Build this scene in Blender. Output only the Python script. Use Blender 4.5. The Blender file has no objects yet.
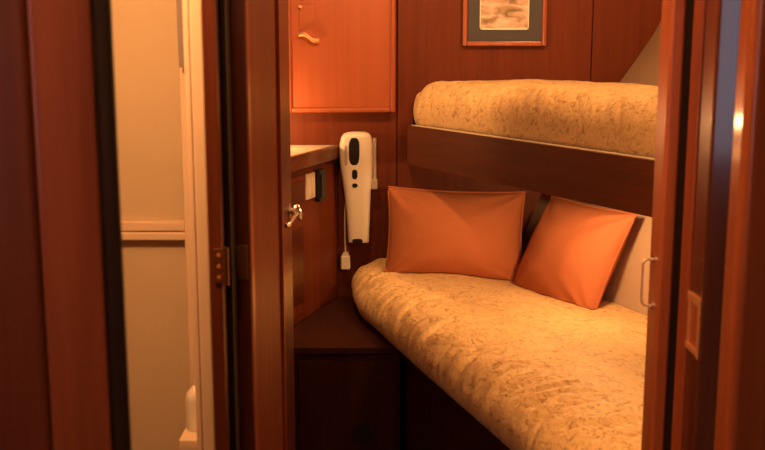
import bpy, bmesh, math, random
from mathutils import Vector, Matrix, noise
from mathutils.bvhtree import BVHTree
random.seed(7)
S = bpy.context.scene
C = S.collection
PI = math.pi

# ------------------------------------------------------------------ helpers
def nb(): return bmesh.new()

def add(bm, src):
    me = bpy.data.meshes.new('tmp'); src.to_mesh(me); src.free()
    bm.from_mesh(me); bpy.data.meshes.remove(me)

def box(bm, x0, x1, y0, y1, z0, z1, bev=0.003, seg=2, M=None):
    b = nb()
    bmesh.ops.create_cube(b, size=1)
    for v in b.verts:
        v.co = Vector(((x0+x1)/2 + v.co.x*(x1-x0), (y0+y1)/2 + v.co.y*(y1-y0), (z0+z1)/2 + v.co.z*(z1-z0)))
    if bev > 0:
        bmesh.ops.bevel(b, geom=b.edges[:], offset=bev, segments=seg, profile=0.5, affect='EDGES')
    if M is not None: bmesh.ops.transform(b, matrix=M, verts=b.verts)
    add(bm, b); return bm

def prism(bm, pts, z0, z1, bev=0.003):
    b = nb()
    f = b.faces.new([b.verts.new((x, y, z0)) for x, y in pts])
    r = bmesh.ops.extrude_face_region(b, geom=[f])
    for v in r['geom']:
        if isinstance(v, bmesh.types.BMVert): v.co.z = z1
    bmesh.ops.recalc_face_normals(b, faces=b.faces)
    if bev > 0: bmesh.ops.bevel(b, geom=b.edges[:], offset=bev, segments=2, profile=0.5, affect='EDGES')
    add(bm, b); return bm

def tube(bm, pts, r, n=10):
    pts = [Vector(p) for p in pts]; rings = []
    up = Vector((0.13, 0.31, 0.94)).normalized()
    for i, p in enumerate(pts):
        t = (pts[min(i+1, len(pts)-1)] - pts[max(i-1, 0)]).normalized()
        a = t.cross(up)
        if a.length < 0.05: a = t.cross(Vector((1, 0, 0)))
        a.normalize(); b_ = t.cross(a)
        rings.append([bm.verts.new(p + r*(math.cos(2*PI*k/n)*a + math.sin(2*PI*k/n)*b_)) for k in range(n)])
    for A, B in zip(rings, rings[1:]):
        for k in range(n): bm.faces.new((A[k], A[(k+1) % n], B[(k+1) % n], B[k]))
    bm.faces.new(rings[0][::-1]); bm.faces.new(rings[-1])
    return bm

def smooth_path(pts, n=8):
    P = [Vector(p) for p in pts]; out = []
    for i in range(len(P)-1):
        p0, p1, p2, p3 = P[max(i-1, 0)], P[i], P[i+1], P[min(i+2, len(P)-1)]
        for k in range(n):
            t = k/n
            out.append(0.5*((2*p1)+(-p0+p2)*t+(2*p0-5*p1+4*p2-p3)*t*t+(-p0+3*p1-3*p2+p3)*t**3))
    out.append(P[-1]); return out

def loft(bm, rings, cap=True):
    R = [[bm.verts.new(p) for p in r] for r in rings]; n = len(R[0])
    for A, B in zip(R, R[1:]):
        for k in range(n): bm.faces.new((A[k], A[(k+1) % n], B[(k+1) % n], B[k]))
    if cap: bm.faces.new(R[0][::-1]); bm.faces.new(R[-1])
    bmesh.ops.recalc_face_normals(bm, faces=bm.faces)
    return bm

def disc(bm, c, axis, r, h, n=28, bev=0.0):
    b = nb()
    bmesh.ops.create_cone(b, cap_ends=True, segments=n, radius1=r, radius2=r, depth=h)
    if bev > 0: bmesh.ops.bevel(b, geom=[e for e in b.edges if abs(e.verts[0].co.z-e.verts[1].co.z) < 1e-6], offset=bev, segments=2, affect='EDGES')
    q = Vector((0, 0, 1)).rotation_difference(Vector(axis).normalized())
    bmesh.ops.transform(b, matrix=Matrix.Translation(c) @ q.to_matrix().to_4x4(), verts=b.verts)
    add(bm, b); return bm

def obj(name, bm, mat, parent=None, smooth=True):
    me = bpy.data.meshes.new(name); bm.to_mesh(me); bm.free()
    o = bpy.data.objects.new(name, me); C.objects.link(o)
    me.materials.append(mat)
    if smooth:
        for p in me.polygons: p.use_smooth = True
        try: me.set_sharp_from_angle(angle=math.radians(35))
        except Exception: pass
        if len(me.polygons) < 5000:
            wn = o.modifiers.new('weighted', 'WEIGHTED_NORMAL'); wn.weight = 100; wn.keep_sharp = True
    if parent is not None:
        o.parent = parent
        root = parent
        base = Vector((0, 0, 0))
        while root is not None:
            base += root.location; root = root.parent
        # meshes are modelled in world metres; keep every local frame at its thing's base
        me.transform(Matrix.Translation(-base))
    return o

def tag(o, label=None, cat=None, group=None, kind=None):
    if label: o['label'] = label
    if cat: o['category'] = cat
    if group: o['group'] = group
    if kind: o['kind'] = kind
    return o

def thing(name, loc, label, cat, group=None, kind=None):
    o = bpy.data.objects.new(name, None); C.objects.link(o)
    o.empty_display_size = 0.05; o.location = loc
    return tag(o, label, cat, group, kind)

# ------------------------------------------------------------------ materials
def mat(name, col, rough=0.5, metal=0.0, spec=0.5, coat=0.0, coatr=0.1):
    m = bpy.data.materials.new(name); m.use_nodes = True
    b = m.node_tree.nodes['Principled BSDF']
    b.inputs['Base Color'].default_value = (*col, 1)
    b.inputs['Roughness'].default_value = rough
    b.inputs['Metallic'].default_value = metal
    b.inputs['Specular IOR Level'].default_value = spec
    b.inputs['Coat Weight'].default_value = coat
    b.inputs['Coat Roughness'].default_value = coatr
    return m

def N(m, t): return m.node_tree.nodes.new(t)
def L(m, a, b): m.node_tree.links.new(a, b)
def BS(m): return m.node_tree.nodes['Principled BSDF']

def ramp(m, stops):
    r = N(m, 'ShaderNodeValToRGB'); e = r.color_ramp.elements
    while len(e) < len(stops): e.new(0.5)
    for k, (p, c) in enumerate(stops): e[k].position = p; e[k].color = (*c, 1)
    return r

def wood(name, dark, light, rough=0.3, coat=0.35, scale=(28, 28, 1.1), coatr=0.12, contrast=(0.3, 0.72)):
    """varnished straight-grained wood, grain running along z by default"""
    m = mat(name, light, rough, 0, 0.45, coat, coatr)
    tc = N(m, 'ShaderNodeTexCoord'); mp = N(m, 'ShaderNodeMapping'); mp.inputs['Scale'].default_value = scale
    L(m, tc.outputs['Object'], mp.inputs['Vector'])
    n1 = N(m, 'ShaderNodeTexNoise'); n1.inputs['Scale'].default_value = 1.0; n1.inputs['Detail'].default_value = 5
    n1.inputs['Roughness'].default_value = 0.6; n1.inputs['Distortion'].default_value = 0.5
    L(m, mp.outputs[0], n1.inputs['Vector'])
    n2 = N(m, 'ShaderNodeTexNoise'); n2.inputs['Scale'].default_value = 5.0; n2.inputs['Detail'].default_value = 3
    L(m, mp.outputs[0], n2.inputs['Vector'])
    mx = N(m, 'ShaderNodeMath'); mx.operation = 'MULTIPLY_ADD'; mx.inputs[1].default_value = 0.3
    L(m, n2.outputs['Fac'], mx.inputs[0]); 
    sub = N(m, 'ShaderNodeMath'); sub.operation = 'MULTIPLY'; sub.inputs[1].default_value = 0.75
    L(m, n1.outputs['Fac'], sub.inputs[0]); L(m, sub.outputs[0], mx.inputs[2])
    r = ramp(m, [(contrast[0], dark), (contrast[1], light)])
    L(m, mx.outputs[0], r.inputs['Fac']); L(m, r.outputs['Color'], BS(m).inputs['Base Color'])
    return m

def bump(m, fac, strength, dist=0.002):
    b = N(m, 'ShaderNodeBump'); b.inputs['Strength'].default_value = strength; b.inputs['Distance'].default_value = dist
    L(m, fac, b.inputs['Height']); L(m, b.outputs['Normal'], BS(m).inputs['Normal'])

def brocade(name):
    m = mat(name, (0.6, 0.45, 0.25), 0.62, 0, 0.35)
    BS(m).inputs['Sheen Weight'].default_value = 0.15
    tc = N(m, 'ShaderNodeTexCoord')
    ds = N(m, 'ShaderNodeTexNoise'); ds.inputs['Scale'].default_value = 9; ds.inputs['Detail'].default_value = 2
    L(m, tc.outputs['Object'], ds.inputs['Vector'])
    mv = N(m, 'ShaderNodeVectorMath'); mv.operation = 'MULTIPLY_ADD'; mv.inputs[1].default_value = (0.16, 0.16, 0.16)
    L(m, ds.outputs['Color'], mv.inputs[0]); L(m, tc.outputs['Object'], mv.inputs[2])
    vo = N(m, 'ShaderNodeTexVoronoi'); vo.feature = 'DISTANCE_TO_EDGE'; vo.inputs['Scale'].default_value = 17
    L(m, mv.outputs[0], vo.inputs['Vector'])
    r1 = ramp(m, [(0.0, (0.0, 0.0, 0.0)), (0.035, (0.15, 0.15, 0.15)), (0.10, (1, 1, 1))])
    L(m, vo.outputs['Distance'], r1.inputs['Fac'])
    wv = N(m, 'ShaderNodeTexNoise'); wv.inputs['Scale'].default_value = 30; wv.inputs['Detail'].default_value = 3; wv.inputs['Distortion'].default_value = 2.2
    L(m, tc.outputs['Object'], wv.inputs['Vector'])
    r2 = ramp(m, [(0.40, (0, 0, 0)), (0.47, (1, 1, 1)), (0.55, (1, 1, 1)), (0.62, (0.25, 0.25, 0.25))])
    L(m, wv.outputs['Fac'], r2.inputs['Fac'])
    mul = N(m, 'ShaderNodeMath'); mul.operation = 'MULTIPLY_ADD'; mul.inputs[1].default_value = 0.32
    L(m, r1.outputs['Color'], mul.inputs[0])
    h2 = N(m, 'ShaderNodeMath'); h2.operation = 'MULTIPLY'; h2.inputs[1].default_value = 0.68
    L(m, r2.outputs['Color'], h2.inputs[0]); L(m, h2.outputs[0], mul.inputs[2])
    cr = ramp(m, [(0.0, (0.50, 0.29, 0.115)), (0.45, (0.72, 0.49, 0.215)), (1.0, (0.82, 0.575, 0.28))])
    L(m, mul.outputs[0], cr.inputs['Fac']); L(m, cr.outputs['Color'], BS(m).inputs['Base Color'])
    bump(m, mul.outputs[0], 0.35, 0.003)
    return m

def cloth(name, col):
    m = mat(name, col, 0.75, 0, 0.2)
    tc = N(m, 'ShaderNodeTexCoord')
    n = N(m, 'ShaderNodeTexNoise'); n.inputs['Scale'].default_value = 240; n.inputs['Detail'].default_value = 2
    L(m, tc.outputs['Object'], n.inputs['Vector'])
    r = ramp(m, [(0.3, tuple(c*0.86 for c in col)), (0.7, col)])
    L(m, n.outputs['Fac'], r.inputs['Fac']); L(m, r.outputs['Color'], BS(m).inputs['Base Color'])
    bump(m, n.outputs['Fac'], 0.25, 0.001)
    return m

def plaster(name, col, rough=0.5, var=0.92):
    m = mat(name, col, rough, 0, 0.35)
    tc = N(m, 'ShaderNodeTexCoord')
    n = N(m, 'ShaderNodeTexNoise'); n.inputs['Scale'].default_value = 3.5; n.inputs['Detail'].default_value = 4
    L(m, tc.outputs['Object'], n.inputs['Vector'])
    r = ramp(m, [(0.3, tuple(c*var for c in col)), (0.7, col)])
    L(m, n.outputs['Fac'], r.inputs['Fac']); L(m, r.outputs['Color'], BS(m).inputs['Base Color'])
    return m

M_MAH = wood('mahogany', (0.145, 0.028, 0.010), (0.33, 0.080, 0.029), 0.38, 0.1)
M_PANEL = wood('gloss_mahogany_panel', (0.16, 0.034, 0.012), (0.32, 0.082, 0.030), 0.3, 0.5, coatr=0.1)
M_DARKPANEL = wood('dark_gloss_panel', (0.075, 0.016, 0.007), (0.17, 0.042, 0.016), 0.3, 0.5, coatr=0.12)
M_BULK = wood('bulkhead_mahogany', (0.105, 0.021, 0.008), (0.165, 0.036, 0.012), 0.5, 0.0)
BS(M_BULK).inputs['Specular IOR Level'].default_value = 0.2
M_DOOR = wood('door_mahogany', (0.10, 0.019, 0.007), (0.215, 0.047, 0.015), 0.42, 0.0)
BS(M_DOOR).inputs['Specular IOR Level'].default_value = 0.25
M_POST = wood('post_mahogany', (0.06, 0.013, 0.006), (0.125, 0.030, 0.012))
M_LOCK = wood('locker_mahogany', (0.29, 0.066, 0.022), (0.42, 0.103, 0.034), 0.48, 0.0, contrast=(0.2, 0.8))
M_MAHD = wood('dark_mahogany', (0.050, 0.012, 0.007), (0.13, 0.032, 0.016))
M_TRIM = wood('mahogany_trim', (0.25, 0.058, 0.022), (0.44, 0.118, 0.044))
M_WALNUT = wood('walnut_board', (0.085, 0.026, 0.012), (0.145, 0.038, 0.014), 0.55, 0.0, (2.5, 2.5, 30))
BS(M_WALNUT).inputs['Specular IOR Level'].default_value = 0.12
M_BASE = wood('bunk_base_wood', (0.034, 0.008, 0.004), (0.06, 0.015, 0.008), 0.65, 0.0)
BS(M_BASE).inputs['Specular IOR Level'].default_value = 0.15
M_EDGE = wood('dark_edge_wood', (0.012, 0.006, 0.005), (0.035, 0.013, 0.008), 0.6, 0.0)  # near-black brown wood for narrow strips
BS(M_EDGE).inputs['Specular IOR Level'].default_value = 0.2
M_GLOSS = wood('gloss_dark_mahogany', (0.05, 0.014, 0.010), (0.085, 0.026, 0.017), 0.16, 0.6, coatr=0.08)
M_NOSE = wood('counter_nosing', (0.05, 0.014, 0.008), (0.24, 0.07, 0.03), 0.3, 0.4, (9, 9, 30))
M_CREAM = plaster('cream_laminate', (0.62, 0.51, 0.36), 0.55)
M_PALE = plaster('pale_enamel', (0.74, 0.58, 0.44), 0.4)
M_HULL = plaster('hull_vinyl', (0.50, 0.375, 0.265), 0.6)
M_COUNT = plaster('counter_laminate', (0.72, 0.62, 0.46), 0.35, 0.8)
M_WHITE = mat('white_plastic', (0.78, 0.72, 0.62), 0.35)
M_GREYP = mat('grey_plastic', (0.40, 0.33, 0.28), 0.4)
M_BLACK = mat('black_plastic', (0.012, 0.010, 0.010), 0.35)
M_CHROME = mat('chrome', (0.80, 0.77, 0.75), 0.24, 1.0)
M_BRASS = mat('aged_brass', (0.42, 0.24, 0.09), 0.35, 1.0)
M_COPPER = mat('satin_copper', (0.80, 0.40, 0.20), 0.5, 0.75)
M_NICKEL = mat('satin_nickel', (0.86, 0.66, 0.52), 0.4, 0.5)
M_BED = brocade('gold_brocade')
M_PIL = cloth('orange_cotton', (0.55, 0.19, 0.083))
M_PIPE = cloth('orange_piping', (0.52, 0.17, 0.08))
M_TOWEL = cloth('grey_terry', (0.30, 0.25, 0.25))
M_MAT = plaster('slate_mat_board', (0.08, 0.08, 0.09), 0.8)
M_FLOOR = wood('teak_floor', (0.09, 0.04, 0.018), (0.17, 0.08, 0.035), 0.4, 0.1, (30, 1.5, 1))
M_CEIL = plaster('ceiling_vinyl', (0.60, 0.52, 0.42), 0.7)

# ------------------------------------------------------------------ shell
BW = 3.60                                   # forward bulkhead
def hull_x(z, y):
    prof = [(0, .20), (.35, .40), (.571, .495), (.70, .525), (.831, .573), (1.05, .70), (1.245, .854), (1.437, .98), (1.7, 1.10), (2.1, 1.24)]
    for (z0, x0), (z1, x1) in zip(prof, prof[1:]):
        if z <= z1: break
    return x0 + (x1-x0)*(z-z0)/(z1-z0) + 0.525*(BW-y)

b = nb()
xs = [-1.05, .052, .742, 1.45]
for a, c in zip(xs, xs[1:]):
    box(b, a+.0015, c-.0015, BW, BW+.02, 0, 2.1, .0025)
box(b, -1.05, 1.45, BW+.015, BW+.04, 0, 2.1, 0)
tag(obj('wall_back', b, M_BULK), 'dark mahogany plank bulkhead behind the two bunks', 'wall', kind='structure')

b = nb(); rows = []
for i in range(25):
    z = 2.1*i/24
    rows.append([b.verts.new((hull_x(z, y), y, z)) for y in (BW+.01, 3.2, 2.8, 2.3, 1.8, 1.47)])
for A, B in zip(rows, rows[1:]):
    for k in range(5): b.faces.new((A[k], A[k+1], B[k+1], B[k]))
bmesh.ops.recalc_face_normals(b, faces=b.faces)
o = obj('wall_right', b, M_HULL)
sd = o.modifiers.new('thick', 'SOLIDIFY'); sd.thickness = .03; sd.offset = 1 if o.data.polygons[0].normal.x > 0 else -1
tag(o, 'cream padded hull side sloping outward beside the bunks', 'wall', kind='structure')

tag(obj('wall_left', box(nb(), -1.08, -1.05, .80, BW+.04, 0, 2.1, .002), M_MAHD), 'dark mahogany side wall of the sleeping cabin', 'wall', kind='structure')
tag(obj('floor', box(nb(), -1.6, 2.6, -1.8, BW+.04, -.04, 0, 0), M_FLOOR), 'teak cabin sole', 'floor', kind='structure')
tag(obj('ceiling', box(nb(), -1.6, 2.6, -1.8, BW+.04, 2.1, 2.14, 0), M_CEIL), 'pale vinyl headliner', 'ceiling', kind='structure')

# bulkhead with the cabin doorway
tag(obj('wall_front', box(nb(), .445, 2.4, 1.43, 1.47, 0, 2.1, .002), M_MAHD), 'bulkhead that holds the cabin doorway', 'wall', kind='structure')

# left door post
b = nb()
box(b, -.246, -.2265, 1.385, 1.47, 0, 2.1, .004)
box(b, -.268, -.2265, 1.405, 1.47, 0, 2.1, .002)
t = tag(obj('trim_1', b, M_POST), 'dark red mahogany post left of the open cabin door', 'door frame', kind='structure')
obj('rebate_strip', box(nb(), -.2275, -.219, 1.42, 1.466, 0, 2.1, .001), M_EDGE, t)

# pale jamb of the washroom
b = nb()
box(b, -.277, -.2665, 1.412, 1.44, 0, 2.1, .003)
box(b, -.2655, -.2465, 1.396, 1.44, 0, 2.1, .005)
tag(obj('trim_2', b, M_PALE), 'pale lit door jamb strip at the right of the washroom opening', 'door frame', kind='structure')

# right door post, stepped
b = nb()
box(b, .396, .418, 1.40, 1.455, 0, 2.1, .006, 3)
box(b, .416, .455, 1.425, 1.46, 0, 2.1, .002)
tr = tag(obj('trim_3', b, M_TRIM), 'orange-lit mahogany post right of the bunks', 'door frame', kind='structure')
obj('gap_shade_strip', box(nb(), .4165, .434, 1.402, 1.427, 0, 2.1, .003), M_EDGE, tr)  # dark strip standing in for the shade in the recess between the posts
b = nb()
box(b, .424, .490, 1.268, 1.385, 0, 2.1, .004)
t4 = tag(obj('trim_4', b, M_MAHD), 'narrow dark mahogany jamb carrying the brass strike plate', 'door frame', kind='structure')
b = nb()
box(b, .4215, .4245, 1.342, 1.384, 0, 2.1, .001)
obj('door_stop', b, M_MAH, t4)
# strike plate: frame around a recess, lips at both ends
b = nb()
ZA, ZB = .945, 1.025
box(b, .4165, .4245, 1.274, 1.284, ZA, ZB, .001)
box(b, .4205, .4245, 1.330, 1.338, ZA, ZB, .001)
box(b, .4190, .4245, 1.276, 1.338, ZB-.012, ZB, .001)
box(b, .4190, .4245, 1.276, 1.338, ZA, ZA+.008, .001)
sp = tag(obj('strike_plate', b, M_COPPER, t4), 'coppery strike plate')
obj('keeper_recess', box(nb(), .4225, .4243, 1.283, 1.331, ZA+.007, ZB-.011, 0), M_TRIM, t4)
# dark glossy post with a wide chamfered face
Mp = Matrix.Translation((.4205, 1.222, 0)) @ Matrix.Rotation(math.radians(-20.5), 4, 'Z')
b = nb(); box(b, -.0185, .030, -.012, .04, 0, 2.1, .005, 4, Mp)
tag(obj('trim_5', b, M_GLOSS), 'glossy dark post with bluish window sheen', 'door frame', kind='structure')
# near right panel
b = nb()
box(b, .399, .80, 1.10, 1.15, 0, 2.1, .013, 5)
tag(obj('wall_corridor', b, M_PANEL), 'reddish varnished panel at the right edge of the picture', 'wall', kind='structure')

# wire catch on the right post
t = thing('door_catch', (.396, 1.43, 1.015), 'small chrome wire catch on the orange-lit right door post', 'catch')
pts = [(.398, 1.425, 1.050), (.386, 1.425, 1.050), (.3805, 1.425, 1.046), (.379, 1.425, 1.036), (.379, 1.425, 0.996), (.3805, 1.425, .985), (.386, 1.425, .981), (.398, 1.425, .981)]
obj('bail', tube(nb(), smooth_path(pts, 4), .0019), M_NICKEL, t)
for z in (1.050, .981):
    obj('mount', disc(nb(), (.395, 1.425, z), (1, 0, 0), .0055, .003), M_CHROME, t)

# ------------------------------------------------------------------ near left door
d2 = thing('door_2', (-.262, .90, 0), 'varnished mahogany door leaf standing close on the left', 'door', kind='structure')
ang = math.radians(14)
Md = Matrix.Translation((-.257, .90, 0)) @ Matrix.Rotation(ang, 4, 'Z')
obj('stile', box(nb(), -.054, 0, 0, .036, 0, 2.05, .004, 2, Md), M_PANEL, d2)
obj('panel', box(nb(), -.56, -.0545, .003, .033, 0, 2.05, .006, 3, Md), M_DARKPANEL, d2)
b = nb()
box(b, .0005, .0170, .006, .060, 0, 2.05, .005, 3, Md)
obj('edge_strip', b, M_EDGE, d2)  # near-black strip along the free edge of the leaf

# ------------------------------------------------------------------ washroom
b = nb()
box(b, -1.05, -.30, 2.00, 2.03, 0, 2.1, 0)
tag(obj('wall_washroom', b, M_CREAM), 'plain cream wall seen through the washroom opening', 'wall', kind='structure')
b = nb()
box(b, -1.05, -.39, 1.985, 2.005, .990, 1.008, .003)
box(b, -1.05, -.39, 1.978, 2.005, .972, .988, .003)
tag(obj('trim_6', b, M_PALE), 'pale double rail across the cream washroom wall', 'rail', kind='structure')
# narrow pier and side wall at the right of the washroom
b = nb()
box(b, -.383, -.262, 1.90, 2.001, 0, 2.1, .004)
box(b, -.262, -.242, 1.475, 2.001, 0, 2.1, .001)
tag(obj('wall_washroom_side', b, M_PALE), 'pale pier between the cream wall and the lit jamb', 'wall', kind='structure')
t = thing('vanity_cabinet', (-.31, 1.68, 0), 'small wooden vanity at the foot of the pale washroom pier', 'cabinet')
obj('carcass', box(nb(), -.331, -.272, 1.56, 1.82, 0, .700, .002), M_LOCK, t)
obj('vanity_top', box(nb(), -.334, -.270, 1.55, 1.83, .701, .722, .004), M_PALE, t)
t = thing('soap_dispenser', (-.312, 1.60, .722), 'white dispenser standing on the little washroom vanity', 'dispenser')
rings = []
for z, r in [(.7225, .0165), (.725, .018), (.775, .018), (.786, .015), (.796, .006)]:
    rings.append([Vector((-.312+r*math.cos(2*PI*k/24), 1.60+r*math.sin(2*PI*k/24), z)) for k in range(24)])
obj('bottle', loft(nb(), rings), M_WHITE, t)
obj('pump', tube(nb(), [(-.312, 1.60, .795), (-.312, 1.60, .806), (-.306, 1.594, .808)], .003), M_WHITE, t)
# hand towel on a rail
t = thing('hand_towel', (-.35, 1.885, 1.36), 'grey hand towel hanging high on the pale washroom pier', 'towel')
b = nb(); rings = []
for i in range(18):
    z = 1.318 + .25*i/17
    w = .006*(0.4+0.6*min(1, i/2)); loop = []
    for k in range(13): loop.append(Vector((-.378+.085*k/12, 1.884-w-.0014*math.sin(k*1.5+i*.2), z)))
    for k in range(12, -1, -1): loop.append(Vector((-.378+.085*k/12, 1.884+w*.5, z)))
    rings.append(loop)
obj('cloth', loft(b, rings), M_TOWEL, t)
t = thing('towel_rail', (-.34, 1.885, 1.57), 'chrome rail that carries the grey towel', 'rail')
obj('bar', tube(nb(), [(-.380, 1.884, 1.571), (-.285, 1.884, 1.571)], .004), M_CHROME, t)
for x in (-.380, -.286): obj('bracket', tube(nb(), [(x, 1.8995, 1.571), (x, 1.884, 1.571)], .003), M_CHROME, t)

# ------------------------------------------------------------------ open cabin door
H0, H1 = Vector((-.2005, 1.474)), Vector((-.192, 2.045))
d1 = thing('door_1', (H0.x, H0.y, 0), 'mahogany cabin door swung open edge-on at the left of the doorway', 'door', kind='structure')
dd = (H1-H0).normalized(); W = (H1-H0).length
Mdoor = Matrix.Translation((H0.x, H0.y, 0)) @ Matrix.Rotation(math.atan2(dd.y, dd.x), 4, 'Z')   # local x along leaf, -y is the visible face
b = nb()
box(b, 0, W, 0, .026, 0.01, 2.05, .003, 2, Mdoor)
obj('panel', b, M_DOOR, d1)
b = nb()
box(b, .395, W, -.004, .001, 0.01, 2.05, .002, 2, Mdoor)
obj('stile', b, M_MAHD, d1)
b = nb()
box(b, 0.0, .026, -.004, .001, .01, 2.05, .002, 2, Mdoor); box(b, .383, .391, -.007, .001, .01, 2.05, .002, 2, Mdoor)
obj('bead', b, M_TRIM, d1)
b = nb()
box(b, -.004, .0, -.002, .028, 0.01, 2.05, .001, 2, Mdoor)
obj('hinge_edge', b, M_POST, d1)
# hinge: one plate on the post, one on the leaf edge, knuckle between
hg = obj('hinge', tube(nb(), [(-.2215, 1.381, 1.022), (-.2215, 1.381, 1.076)], .0048, 14), M_BRASS, d1)
tag(hg, 'dull brass hinge')
obj('hinge_plate', box(nb(), -.2385, -.2225, 1.3815, 1.3845, 1.024, 1.074, .001), M_BRASS, hg)
obj('hinge_plate', box(nb(), -.2205, -.2020, 1.4655, 1.4695, 1.010, 1.062, .001), M_BRASS, hg)
for k in range(3): obj('screw', disc(nb(), (-.2315, 1.381, 1.033+.016*k), (0, 1, 0), .0026, .002, 12), M_COPPER, hg)

# ring pull
hz = 1.027
hp = Mdoor @ Vector((W-.045, -.004, hz))
b = nb()
disc(b, hp, (1, 0, 0), .019, .005, 28, .001)
tube(b, [hp, hp+Vector((.014, 0, .003))], .006)
hd = obj('handle', b, M_CHROME, d1); tag(hd, 'chrome door handle')
pts = []
for k in range(15):
    a = -1.9 + k*(3.9)/14
    pts.append((hp.x+.014+.010*math.sin(a)*.7+.003, hp.y-.02+.02*math.cos(a*1.0), hp.z-.001+.013*math.cos(a+.5)))
obj('ring', tube(nb(), pts, .0036), M_CHROME, d1)
lev = [Mdoor @ Vector((W-.045, -.018, hz)), Mdoor @ Vector((W-.09, -.020, hz-.001)), Mdoor @ Vector((W-.15, -.016, hz-.006)), Mdoor @ Vector((W-.165, -.010, hz-.008))]
obj('lever', tube(nb(), smooth_path(lev, 5), .0045), M_CHROME, d1)

# ------------------------------------------------------------------ base cabinet and counter
ca, cb = Vector((-.164, BW-.001)), Vector((-.435, 2.766))
cd = (cb-ca).normalized(); cn = Vector((cd.y, -cd.x))
if cn.x < 0: cn = -cn                                  # toward the room
def cf(s, off=0): v = ca + cd*s + cn*off; return (v.x, v.y)
t = thing('base_cabinet', (-.6, 3.3, .451), 'mahogany base cabinet under the cream counter at the left', 'cabinet')
b = nb()
prism(b, [cf(0), (-1.045, BW-.001), (-1.045, 2.766), cf((cb-ca).length)], .452, .972, .002)
obj('carcass', b, M_DOOR, t)
def cpanel(s0, s1, z0, z1, off0, off1, bev=.003):
    b = nb(); prism(b, [cf(s0, off0), cf(s0, off1), cf(s1, off1), cf(s1, off0)], z0, z1, bev); return b
dr = obj('drawer', cpanel(.325, .80, .835, .945, -.001, .010), M_DOOR, t)
dd_ = obj('door', cpanel(.325, .80, .480, .815, -.001, .010), M_DOOR, t)
obj('door_field', cpanel(.355, .77, .520, .775, .009, .013), M_POST, dd_)
obj('drawer_field', cpanel(.345, .78, .852, .928, .009, .012), M_POST, dr)
obj('end_stile', cpanel(.004, .020, .452, .966, -.001, .006), M_MAHD, t)
t = thing('countertop', (-.6, 3.3, .973), 'cream countertop with dark wooden nosing below the wall locker', 'countertop')
b = nb()
prism(b, [cf(0, .004), (-1.045, BW-.001), (-1.045, 2.75), cf(.87, .004)], .973, 1.013, .002)
obj('slab', b, M_COUNT, t)
b = nb()
prism(b, [cf(0.004, .004), cf(0.004, .020), cf(.875, .020), cf(.875, .004)], .968, 1.0165, .004)
obj('nosing', b, M_NOSE, t)
# light switch + dark socket on the cabinet face
s0, s1 = .190, .272
t = thing('light_switch', (*cf(.27, .004), .90), 'white wall switch on the cabinet face left of the vacuum', 'switch')
obj('plate', cpanel(.232, .312, .856, .942, .001, .008, .002), M_WHITE, t)
obj('rocker', cpanel(.252, .276, .872, .926, .007, .014, .002), M_WHITE, t)
t = thing('power_socket', (*cf(.19, .004), .90), 'black socket box just right of the white switch', 'socket')
obj('housing', cpanel(.160, .222, .838, .948, .001, .020, .004), M_BLACK, t)
obj('cover', cpanel(.168, .214, .85, .932, .019, .024, .002), M_BLACK, t)

# ------------------------------------------------------------------ wall locker
t = thing('wall_locker', (-.14, BW-.02, 1.13), 'bright orange-red wall locker with raised moulding above the counter', 'locker')
LX0, LX1, LZ0, LZ1, LY = -.338, .046, 1.131, 1.78, BW-.001
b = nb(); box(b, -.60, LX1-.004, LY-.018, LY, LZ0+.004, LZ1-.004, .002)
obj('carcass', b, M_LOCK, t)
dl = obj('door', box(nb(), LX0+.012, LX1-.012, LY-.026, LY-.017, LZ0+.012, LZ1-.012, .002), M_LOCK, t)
b = nb()
w = .017
for (a, c, e, f) in [(LX0, LX0+w, LZ0, LZ1), (LX1-w, LX1, LZ0, LZ1), (LX0+w-.001, LX1-w+.001, LZ0, LZ0+w), (LX0+w-.001, LX1-w+.001, LZ1-w, LZ1)]:
    box(b, a, c, LY-.036, LY-.016, e, f, .006, 3)
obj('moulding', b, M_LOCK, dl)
# finger pull: plate with a curled lip
b = nb()
box(b, -.292, -.236, LY-.030, LY-.025, 1.395, 1.505, .002)
hnd = obj('finger_pull', b, M_LOCK, dl)
b = nb(); rings = []
for i in range(14):
    x = -.294+.072*i/13; dz = -.020*(i/13)**1.5 + .006*math.sin(i/13*PI*2)
    y = LY-.036-.010*math.sin(i/13*PI)
    rings.append([Vector((x, y+.006*math.cos(2*PI*k/10), 1.402+dz+.008*math.sin(2*PI*k/10))) for k in range(10)])
loft(b, rings)
obj('pull_lip', b, M_COPPER, dl)
obj('latch_pin', tube(nb(), [(-.288, LY-.030, 1.500), (-.288, LY-.040, 1.500), (-.280, LY-.040, 1.496)], .005), M_COPPER, dl)

# ------------------------------------------------------------------ handheld vacuum
VX = -.090; VY = BW-.012
t = thing('handheld_vacuum', (VX, BW, .68), 'white handheld vacuum hanging nozzle down on the back bulkhead', 'vacuum')
def sup(cx, cy, z, hw, hd, n=32, e=0.62):
    out = []
    for k in range(n):
        a = 2*PI*k/n; ca_, sa = math.cos(a), math.sin(a)
        out.append(Vector((cx+hw*math.copysign(abs(ca_)**e, ca_), cy+hd*math.copysign(abs(sa)**e, sa), z)))
    return out
prof = [(.665, .036, .018, .004), (.668, .038, .021, .004), (.72, .040, .026, .003), (.78, .043, .029, .002), (.85, .048, .032, .0), (.90, .054, .034, -.001), (.94, .058, .035, -.003),
        (.99, .0595, .035, -.004), (1.02, .0585, .034, -.004), (1.045, .054, .031, -.003), (1.057, .046, .026, -.002), (1.063, .032, .018, -.001), (1.0645, .012, .008, 0)]
obj('body', loft(nb(), [sup(VX+dx, BW-.045, z, hw, hd) for z, hw, hd, dx in prof]), M_WHITE, t)
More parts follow.
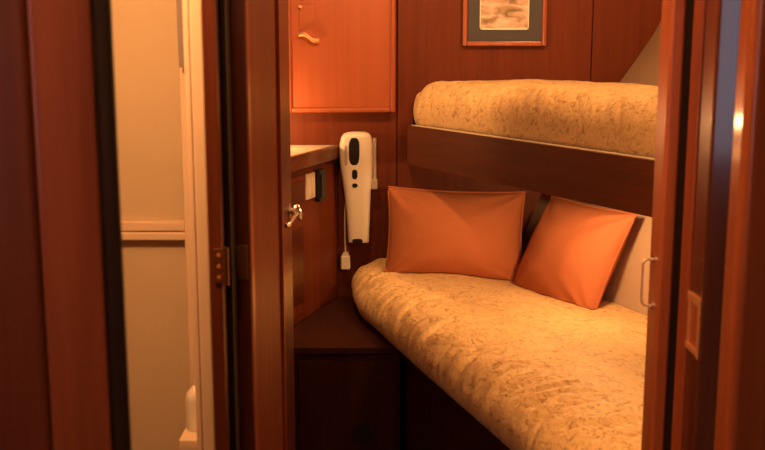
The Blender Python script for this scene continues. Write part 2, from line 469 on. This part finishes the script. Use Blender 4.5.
def blob(x0, x1, z0, z1, y, dep, e=.7):
    r = []
    for f, s in [(0, .92), (.6, 1), (1, .9)]:
        cx, cz, hw, hh = (x0+x1)/2, (z0+z1)/2, (x1-x0)/2*s, (z1-z0)/2*s
        r.append([Vector((cx+hw*math.copysign(abs(math.cos(a))**e, math.cos(a)), y-dep*f, cz+hh*math.copysign(abs(math.sin(a))**e, math.sin(a)))) for a in [2*PI*k/28 for k in range(28)]])
    return loft(nb(), r)
obj('grip_opening', blob(-0.120, -0.080, .945, 1.046, BW-.074, .007), M_BLACK, t)
obj('grip_strip', blob(-0.135, -0.123, .945, 1.02, BW-.070, .009), M_GREYP, t)  # grey strip left of the grip opening
obj('power_button', blob(-0.109, -0.088, .898, .934, BW-.074, .007), M_BLACK, t)
obj('release_button', blob(-0.108, -0.088, .868, .884, BW-.073, .007), M_BLACK, t)
obj('nozzle_notch', blob(-0.109, -0.071, .662, .682, BW-.060, .010), M_BLACK, t)
b = nb()
box(b, -.036, -.022, BW-.040, BW-.001, .872, 1.040, .005, 3)
box(b, -.042, -.018, BW-.056, BW-.02, .858, .895, .005, 3)
obj('wall_bracket', b, M_GREYP, t)
# charger
t = thing('charger_plug', (-.135, BW, .60), 'small white charger plug with thin cord below the vacuum', 'charger')
b = nb(); box(b, -.152, -.118, BW-.040, BW-.001, .560, .612, .006, 3); box(b, -.146, -.124, BW-.036, BW-.004, .610, .622, .004, 2)
obj('adapter', b, M_WHITE, t)
obj('cord', tube(nb(), smooth_path([(-.135, BW-.02, .62), (-.137, BW-.018, .68), (-.136, BW-.012, .78), (-.128, BW-.010, .86)], 8), .0028), M_WHITE, t)

# ------------------------------------------------------------------ framed picture
t = thing('framed_picture', (.43, BW, 1.36), 'small framed print on the bulkhead above the upper bunk', 'picture')
PX0, PX1, PZ0, PZ1 = .282, .577, 1.364, 1.74
b = nb()
for (a, c, e, f) in [(PX0, PX0+.016, PZ0, PZ1), (PX1-.016, PX1, PZ0, PZ1), (PX0+.015, PX1-.015, PZ0, PZ0+.016), (PX0+.015, PX1-.015, PZ1-.016, PZ1)]:
    box(b, a, c, BW-.020, BW-.001, e, f, .004)
obj('frame', b, M_TRIM, t)
obj('mat_board', box(nb(), PX0+.014, PX1-.014, BW-.010, BW-.002, PZ0+.014, PZ1-.014, 0), M_MAT, t)
mp = mat('watercolour_print', (0.5, 0.45, 0.4), 0.7)
tc = N(mp, 'ShaderNodeTexCoord'); mpp = N(mp, 'ShaderNodeMapping'); mpp.inputs['Scale'].default_value = (14, 1, 34); mpp.inputs['Location'].default_value = (.3, 0, .8)
L(mp, tc.outputs['Object'], mpp.inputs['Vector'])
nn = N(mp, 'ShaderNodeTexNoise'); nn.inputs['Scale'].default_value = 1.0; nn.inputs['Detail'].default_value = 4; nn.inputs['Distortion'].default_value = .8
L(mp, mpp.outputs[0], nn.inputs['Vector'])
rr = ramp(mp, [(.32, (.20, .15, .09)), (.42, (.42, .31, .20)), (.50, (.60, .42, .34)), (.58, (.58, .56, .48)), (.70, (.72, .70, .64))])
L(mp, nn.outputs['Fac'], rr.inputs['Fac']); L(mp, rr.outputs['Color'], BS(mp).inputs['Base Color'])
pr = obj('print', box(nb(), PX0+.062, PX1-.064, BW-.0125, BW-.0095, PZ0+.060, PZ1-.060, 0), mp, t)
b = nb()
for (a, c, e, f) in [(PX0+.060, PX0+.064, PZ0+.056, PZ1-.056), (PX1-.066, PX1-.062, PZ0+.056, PZ1-.056), (PX0+.060, PX1-.062, PZ0+.056, PZ0+.063), (PX0+.060, PX1-.062, PZ1-.063, PZ1-.056)]:
    box(b, a, c, BW-.0135, BW-.009, e, f, 0)
obj('print_border', b, M_WHITE, pr)

# ------------------------------------------------------------------ bunks
def poly_pt(P, s):
    """point at arc length fraction s of a polyline"""
    ls = [(Vector(b_)-Vector(a_)).length for a_, b_ in zip(P, P[1:])]; T = sum(ls)*s
    for (a_, b_), l in zip(zip(P, P[1:]), ls):
        if T <= l or (b_ == P[-1]): return Vector(a_).lerp(Vector(b_), min(1, T/l))
        T -= l

def mattress(front, back, z0, h, r, wr=.004, wr2=.005, crown=.012, ns=300, nt=110, seed=0, sink=0.0, freq=26):
    """stuffed slab between a front and a back polyline: bulging rolled front edge, soft folds on its slope"""
    b = nb(); G = []
    PM = math.radians(138); rv = h/(1-math.cos(PM))
    Lf = sum((Vector(b_)-Vector(a_)).length for a_, b_ in zip(front, front[1:]))
    for i in range(ns+1):
        s = (i/ns)**1.2
        F, B = poly_pt(front, s), poly_pt(back, s)
        n_ = (B-F); Wd = n_.length; n_ = n_/Wd; sl = s*Lf
        row = []
        for k in range(nt+1):
            if k < 34:
                phi = PM*(1-k/34); df = r*(1-math.sin(phi)) if phi < PI/2 else r*(1-math.sin(phi))
                z = z0+h-rv+rv*math.cos(phi); side = phi/PM; p = F+n_*df; tv = r/Wd*(1-side)
            else:
                tv = ((k-34)/(nt-34))**1.35; df = r+(Wd-r)*tv; p = F+n_*df; z = z0+h; side = 0
            run = max(0, min(1, (df-r*.2)/(Wd*.35)))
            z += crown*math.sin(PI*min(1, df/Wd))*(1-side)
            f_ = max(0, min(1, (df/Wd-.35)/.6)); z -= sink*f_*f_*(3-2*f_)*(1-side)
            z += .010*noise.noise(Vector((p.x*5, p.y*5, seed)))*(1-side)
            arc = r*side*1.7 if side > 0 else 0
            u = df-arc                                      # distance over the roll, negative down the front
            ed = math.exp(-((u-.06)/.15)**2)*min(1, max(0, (u+.19)/.06))
            w1 = noise.noise(Vector((p.x*9, p.y*9, seed+3)))
            a = 1-abs(noise.noise(Vector((sl*freq*.55+u*5, u*5, seed+9))))*2.4
            c = noise.noise(Vector((sl*freq+u*9, u*9, seed+19)))
            c2 = 1-abs(noise.noise(Vector((p.x*15+3, p.y*15, seed+29))))*2.6
            v1 = max(0, 1-abs(noise.noise(Vector((sl*freq*.42+u*8, u*2.4, seed+41))))*5)
            v2 = max(0, 1-abs(noise.noise(Vector((sl*freq*.8+u*12, u*4, seed+57))))*5)
            d = wr*(.7*w1+.35*c2)+wr2*ed*(.4*a+.3*c)-wr2*(ed+.10*(1-side))*(1.0*v1+.6*v2)
            q = Vector((p.x, p.y, z))
            out = Vector((-n_.x*math.sin(PM*side), -n_.y*math.sin(PM*side), math.cos(PM*side) if side < .65 else 0))
            row.append(b.verts.new(q+out*d*(1 if side < .85 else max(0, (1-side)/.15))))
        G.append(row)
    for A, B in zip(G, G[1:]):
        for k in range(nt): b.faces.new((A[k], B[k], B[k+1], A[k+1]))
    bnd = [e for e in b.edges if e.is_boundary]
    ex = bmesh.ops.extrude_edge_only(b, edges=bnd)
    for v in ex['geom']:
        if isinstance(v, bmesh.types.BMVert): v.co.z = z0
    bmesh.ops.holes_fill(b, edges=[e for e in b.edges if e.is_boundary], sides=0)
    bmesh.ops.recalc_face_normals(b, faces=b.faces)
    return b

def mobj(name, b, m, parent=None):
    for v in b.verts: v.co.x = min(v.co.x, hull_x(v.co.z, v.co.y)-.006)      # lies against the hull side
    return obj(name, b, m, parent)

# step locker (low platform) -------------------------------------------------
t = thing('step_locker', (-.4, 3.2, 0), 'low dark step in front of the bunk below the base cabinet', 'step')
STF = 2.965
b = nb(); box(b, -1.045, .055, STF+.012, BW-.002, 0, .425, .002)
obj('carcass', b, M_BASE, t)
b = nb(); box(b, -1.045, .055, STF, BW-.002, .425, .450, .005, 3)
obj('step_top', b, M_BASE, t)
b = nb(); box(b, -.26, .045, STF+.002, STF+.014, .05, .405, .003)
dr = obj('door', b, M_BASE, t)
b = nb(); disc(b, (-.062, STF+.002, .168), (0, 1, 0), .034, .012, 32, .003)
fp = obj('finger_pull', b, M_BLACK, dr)
b = nb(); disc(b, (-.062, STF-.006, .168), (0, 1, 0), .014, .008, 24, .002)
obj('latch_button', b, M_BLACK, fp)

# lower bunk base --------------------------------------------------------------
t = thing('lower_bunk', (.4, 2.5, 0), 'dark wooden base under the lower mattress', 'bunk')
fr = [(-.03, 3.23), (.06, 2.955), (.30, 2.19), (.52, 1.50)]
pts = fr + [(hull_x(.3, 1.50)-.02, 1.50), (hull_x(.3, BW-.003)-.02, BW-.003), (-.03, BW-.003)]
pts = [(.075, BW-.003), (.075, 2.955)] + [(.30, 2.19), (.52, 1.50)] + [(hull_x(0, 1.50)-.02, 1.50), (hull_x(0, BW-.003)-.02, BW-.003)]
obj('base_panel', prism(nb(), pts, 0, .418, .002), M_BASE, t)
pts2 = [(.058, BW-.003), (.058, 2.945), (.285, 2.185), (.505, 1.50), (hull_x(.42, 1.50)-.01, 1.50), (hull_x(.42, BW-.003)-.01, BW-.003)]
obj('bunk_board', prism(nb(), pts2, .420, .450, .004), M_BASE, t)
front = [(-.112, BW-.006), (-.108, 3.45), (-.085, 3.25), (-.03, 3.08), (.098, 2.66), (.262, 2.15), (.47, 1.50)]
back = [(hull_x(.6, y)-.012, y) for y in (BW-.006, 3.45, 3.2, 2.9, 2.5, 2.1, 1.50)]
mb = mattress(front, back, .452, .130, .105, .0028, .013, .010, seed=1.3, sink=.035, freq=50)
for v in mb.verts: v.co.x = min(v.co.x, hull_x(v.co.z, v.co.y)-.006)
BED_TOP = BVHTree.FromBMesh(mb)
tag(mobj('mattress', mb, M_BED), 'wide lower mattress in gold brocade under the two orange cushions', 'mattress')

# upper bunk --------------------------------------------------------------------
ua, ub = Vector((.088, 3.515)), Vector((1.04, 1.585))
ud = (ub-ua).normalized(); un = Vector((-ud.y, ud.x))
if un.x < 0: un = -un                                     # toward the hull
def uf(s, off): v = ua+ud*s+un*off; return (v.x, v.y)
UL = (ub-ua).length
t = thing('upper_bunk', (.6, 2.9, .952), 'upper bunk with a dark walnut lee board', 'bunk')
e0 = ua - ud*.0
b = prism(nb(), [(ua.x, ua.y), (.088, BW-.002), (.107, BW-.002), uf(.0, .026), uf(UL, .026), uf(UL, 0)], .952, 1.090, .003)
obj('lee_board', b, M_WALNUT, t)
b = prism(nb(), [uf(.0, .0262), (.120, BW-.003), (hull_x(1.0, BW-.003)-.05, BW-.003), (hull_x(1.0, 1.60)-.05, 1.60), uf(UL, .0262)], 1.02, 1.060, 0)
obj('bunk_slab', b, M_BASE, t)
b = prism(nb(), [uf(.02, .004), uf(.02, .023), uf(UL, .023), uf(UL, .004)], 1.0895, 1.0925, .001)
obj('top_bead', b, M_COUNT, t)
front = [(.1105, BW-.006), uf(.02, .029), uf(.5, .031), uf(1.0, .032), uf(1.5, .032), uf(UL-.02, .032)]
bk = [(hull_x(1.15, y)-.03, y) for y in (BW-.006, BW-.02, 3.1, 2.6, 2.1, 1.62)]
mb = mattress(front, bk, 1.061, .170, .085, .004, .006, .012, seed=5.1)
tag(mobj('mattress', mb, M_BED), 'narrow upper mattress in gold brocade below the framed picture', 'mattress')

# ------------------------------------------------------------------ cushions
def rest(p):
    """keep a cushion point on top of the mattress it rests on"""
    hit = BED_TOP.ray_cast(Vector((p.x, p.y, 1.0)), Vector((0, 0, -1)))[0]
    return Vector((p.x, p.y, max(p.z, hit.z+.002))) if hit else p

def cushion(name, c, ax, up, w, h, th, label, seed):
    ax = Vector(ax).normalized(); up = Vector(up); up = (up-ax*up.dot(ax)).normalized(); nr = ax.cross(up)
    if nr.y > 0: nr = -nr
    c = Vector(c)
    t = thing(name, c, label, 'cushion', 'orange cushions on the lower bunk')
    b = nb(); n = 44
    def P(u, v, sgn):
        pin = 1-.05*(1-v*v) ; pinv = 1-.06*(1-u*u)
        x = u*w/2*pin; y = v*h/2*pinv
        k = max(0, (1-abs(u)**2.2))*max(0, (1-abs(v)**2.2))
        d = th*k**.58
        q = Vector((u*2.2, v*2.2, seed+sgn))
        cr = .007*noise.noise(q)*k**.3
        # creases gathering from the corners
        for cu, cv in ((1, -1), (-1, -1), (1, 1), (-1, 1)):
            rr_ = math.hypot(u-cu, v-cv); a = math.atan2(v-cv, u-cu)
            cr += .008*math.exp(-(rr_/.6)**2)*math.sin(a*11+seed)*min(1, rr_*4)*k**.3
        return c + ax*x + up*y + nr*sgn*(d*(1.0 if sgn > 0 else .75) + cr)
    grid = {}
    for sgn in (1, -1):
        for i in range(n+1):
            for j in range(n+1):
                u = math.sin((i/n-.5)*PI); v = math.sin((j/n-.5)*PI)
                u = .5*u+.5*(2*i/n-1); v = .5*v+.5*(2*j/n-1)
                if sgn == -1 and (i in (0, n) or j in (0, n)): grid[sgn, i, j] = grid[1, i, j]
                else: grid[sgn, i, j] = b.verts.new(P(u, v, sgn))
    for sgn in (1, -1):
        for i in range(n):
            for j in range(n):
                q = [grid[sgn, i, j], grid[sgn, i+1, j], grid[sgn, i+1, j+1], grid[sgn, i, j+1]]
                b.faces.new(q if sgn == 1 else q[::-1])
    bmesh.ops.recalc_face_normals(b, faces=b.faces)
    for v in b.verts:
        v.co.x = min(v.co.x, hull_x(v.co.z, v.co.y)-.004); v.co.y = min(v.co.y, BW-.004); v.co = rest(v.co)
    obj('cover', b, M_PIL, t)
    b = nb(); pts = []
    for (u0, v0, u1, v1) in ((-1, -1, 1, -1), (1, -1, 1, 1), (1, 1, -1, 1), (-1, 1, -1, -1)):
        for k in range(16):
            u, v = u0+(u1-u0)*k/16, v0+(v1-v0)*k/16
            q_ = P(u, v, 1); q_.x = min(q_.x, hull_x(q_.z, q_.y)-.006); pts.append(rest(q_)+Vector((0, 0, .002)))
    pts.append(pts[0])
    obj('piping', tube(b, pts, .0036, 8), M_PIPE, t)
    return t
cushion('cushion', (.255, 3.455, .708), (1, -.03, -.035), (.02, .32, 1), .485, .325, .110, 'wider orange cushion leaning on the back bulkhead, left of the pair', 2.0)
cushion('cushion', (.618, 3.215, .684), (.465, -.885, -.01), (.46, .18, 1), .425, .37, .095, 'orange cushion leaning against the cream hull side, right of the pair', 6.4)

# ------------------------------------------------------------------ lights
WARM = (1.0, .50, .19)
def area(name, loc, target, size, power, col, sy=None):
    l = bpy.data.lights.new(name, 'AREA'); l.energy = power; l.color = col; l.size = size
    if sy: l.shape = 'RECTANGLE'; l.size_y = sy
    o = bpy.data.objects.new(name, l); C.objects.link(o); o.location = loc
    o.rotation_euler = (Vector(target)-Vector(loc)).to_track_quat('-Z', 'Y').to_euler()
    return o
def spot(name, loc, target, power, col, ang, blend, rad):
    l = bpy.data.lights.new(name, 'SPOT'); l.energy = power; l.color = col; l.spot_size = math.radians(ang); l.spot_blend = blend; l.shadow_soft_size = rad
    o = bpy.data.objects.new(name, l); C.objects.link(o); o.location = loc
    o.rotation_euler = (Vector(target)-Vector(loc)).to_track_quat('-Z', 'Y').to_euler()
    return o
def point(name, loc, power, col, rad):
    l = bpy.data.lights.new(name, 'POINT'); l.energy = power; l.color = col; l.shadow_soft_size = rad
    o = bpy.data.objects.new(name, l); C.objects.link(o); o.location = loc; return o

WARM2 = (1.0, .47, .16)
spot('locker_lamp_light', (-.16, 2.88, 1.85), (-.14, 3.55, 1.28), 23, WARM, 110, .5, .05)
point('upper_bunk_lamp_light', (.62, 2.84, 1.95), 19, WARM, .06)
point('reading_lamp_light', (.60, 2.80, .970), 11, WARM, .03)
point('entry_lamp_light', (.60, 1.75, 1.34), 9.5, WARM2, .05)
point('washroom_lamp_light', (-.49, 1.12, 1.78), 37, WARM2, .06)
point('corridor_lamp_light', (-.28, .12, 1.95), 21, WARM2, .06)
area('saloon_window_light', (-.62, -1.6, 1.42), (.44, 1.2, 1.2), .46, 3.2, (.70, .77, 1.0), 1.0)
point('counter_fill_light', (-.44, 3.42, 1.11), 5, WARM, .02)  # unseen light added to brighten the counter

w = bpy.data.worlds.new('World'); S.world = w; w.use_nodes = True
w.node_tree.nodes['Background'].inputs[0].default_value = (1, .62, .38, 1)
w.node_tree.nodes['Background'].inputs[1].default_value = .006

# ------------------------------------------------------------------ camera
cam = bpy.data.cameras.new('camera'); co = bpy.data.objects.new('camera', cam); C.objects.link(co)
cam.sensor_width = 36; cam.lens = 36*1000/765; cam.clip_start = .02
co.location = (0, 0, 1.35); co.rotation_euler = (PI/2-math.atan(.175), 0, 0)
cam.dof.use_dof = True; cam.dof.focus_distance = 3.2; cam.dof.aperture_fstop = 8
S.camera = co
vs = S.view_settings
S.display_settings.display_device = 'sRGB'
vs.view_transform = 'Standard'; vs.look = 'None'; vs.exposure = 0; vs.gamma = 1; vs.use_curve_mapping = False
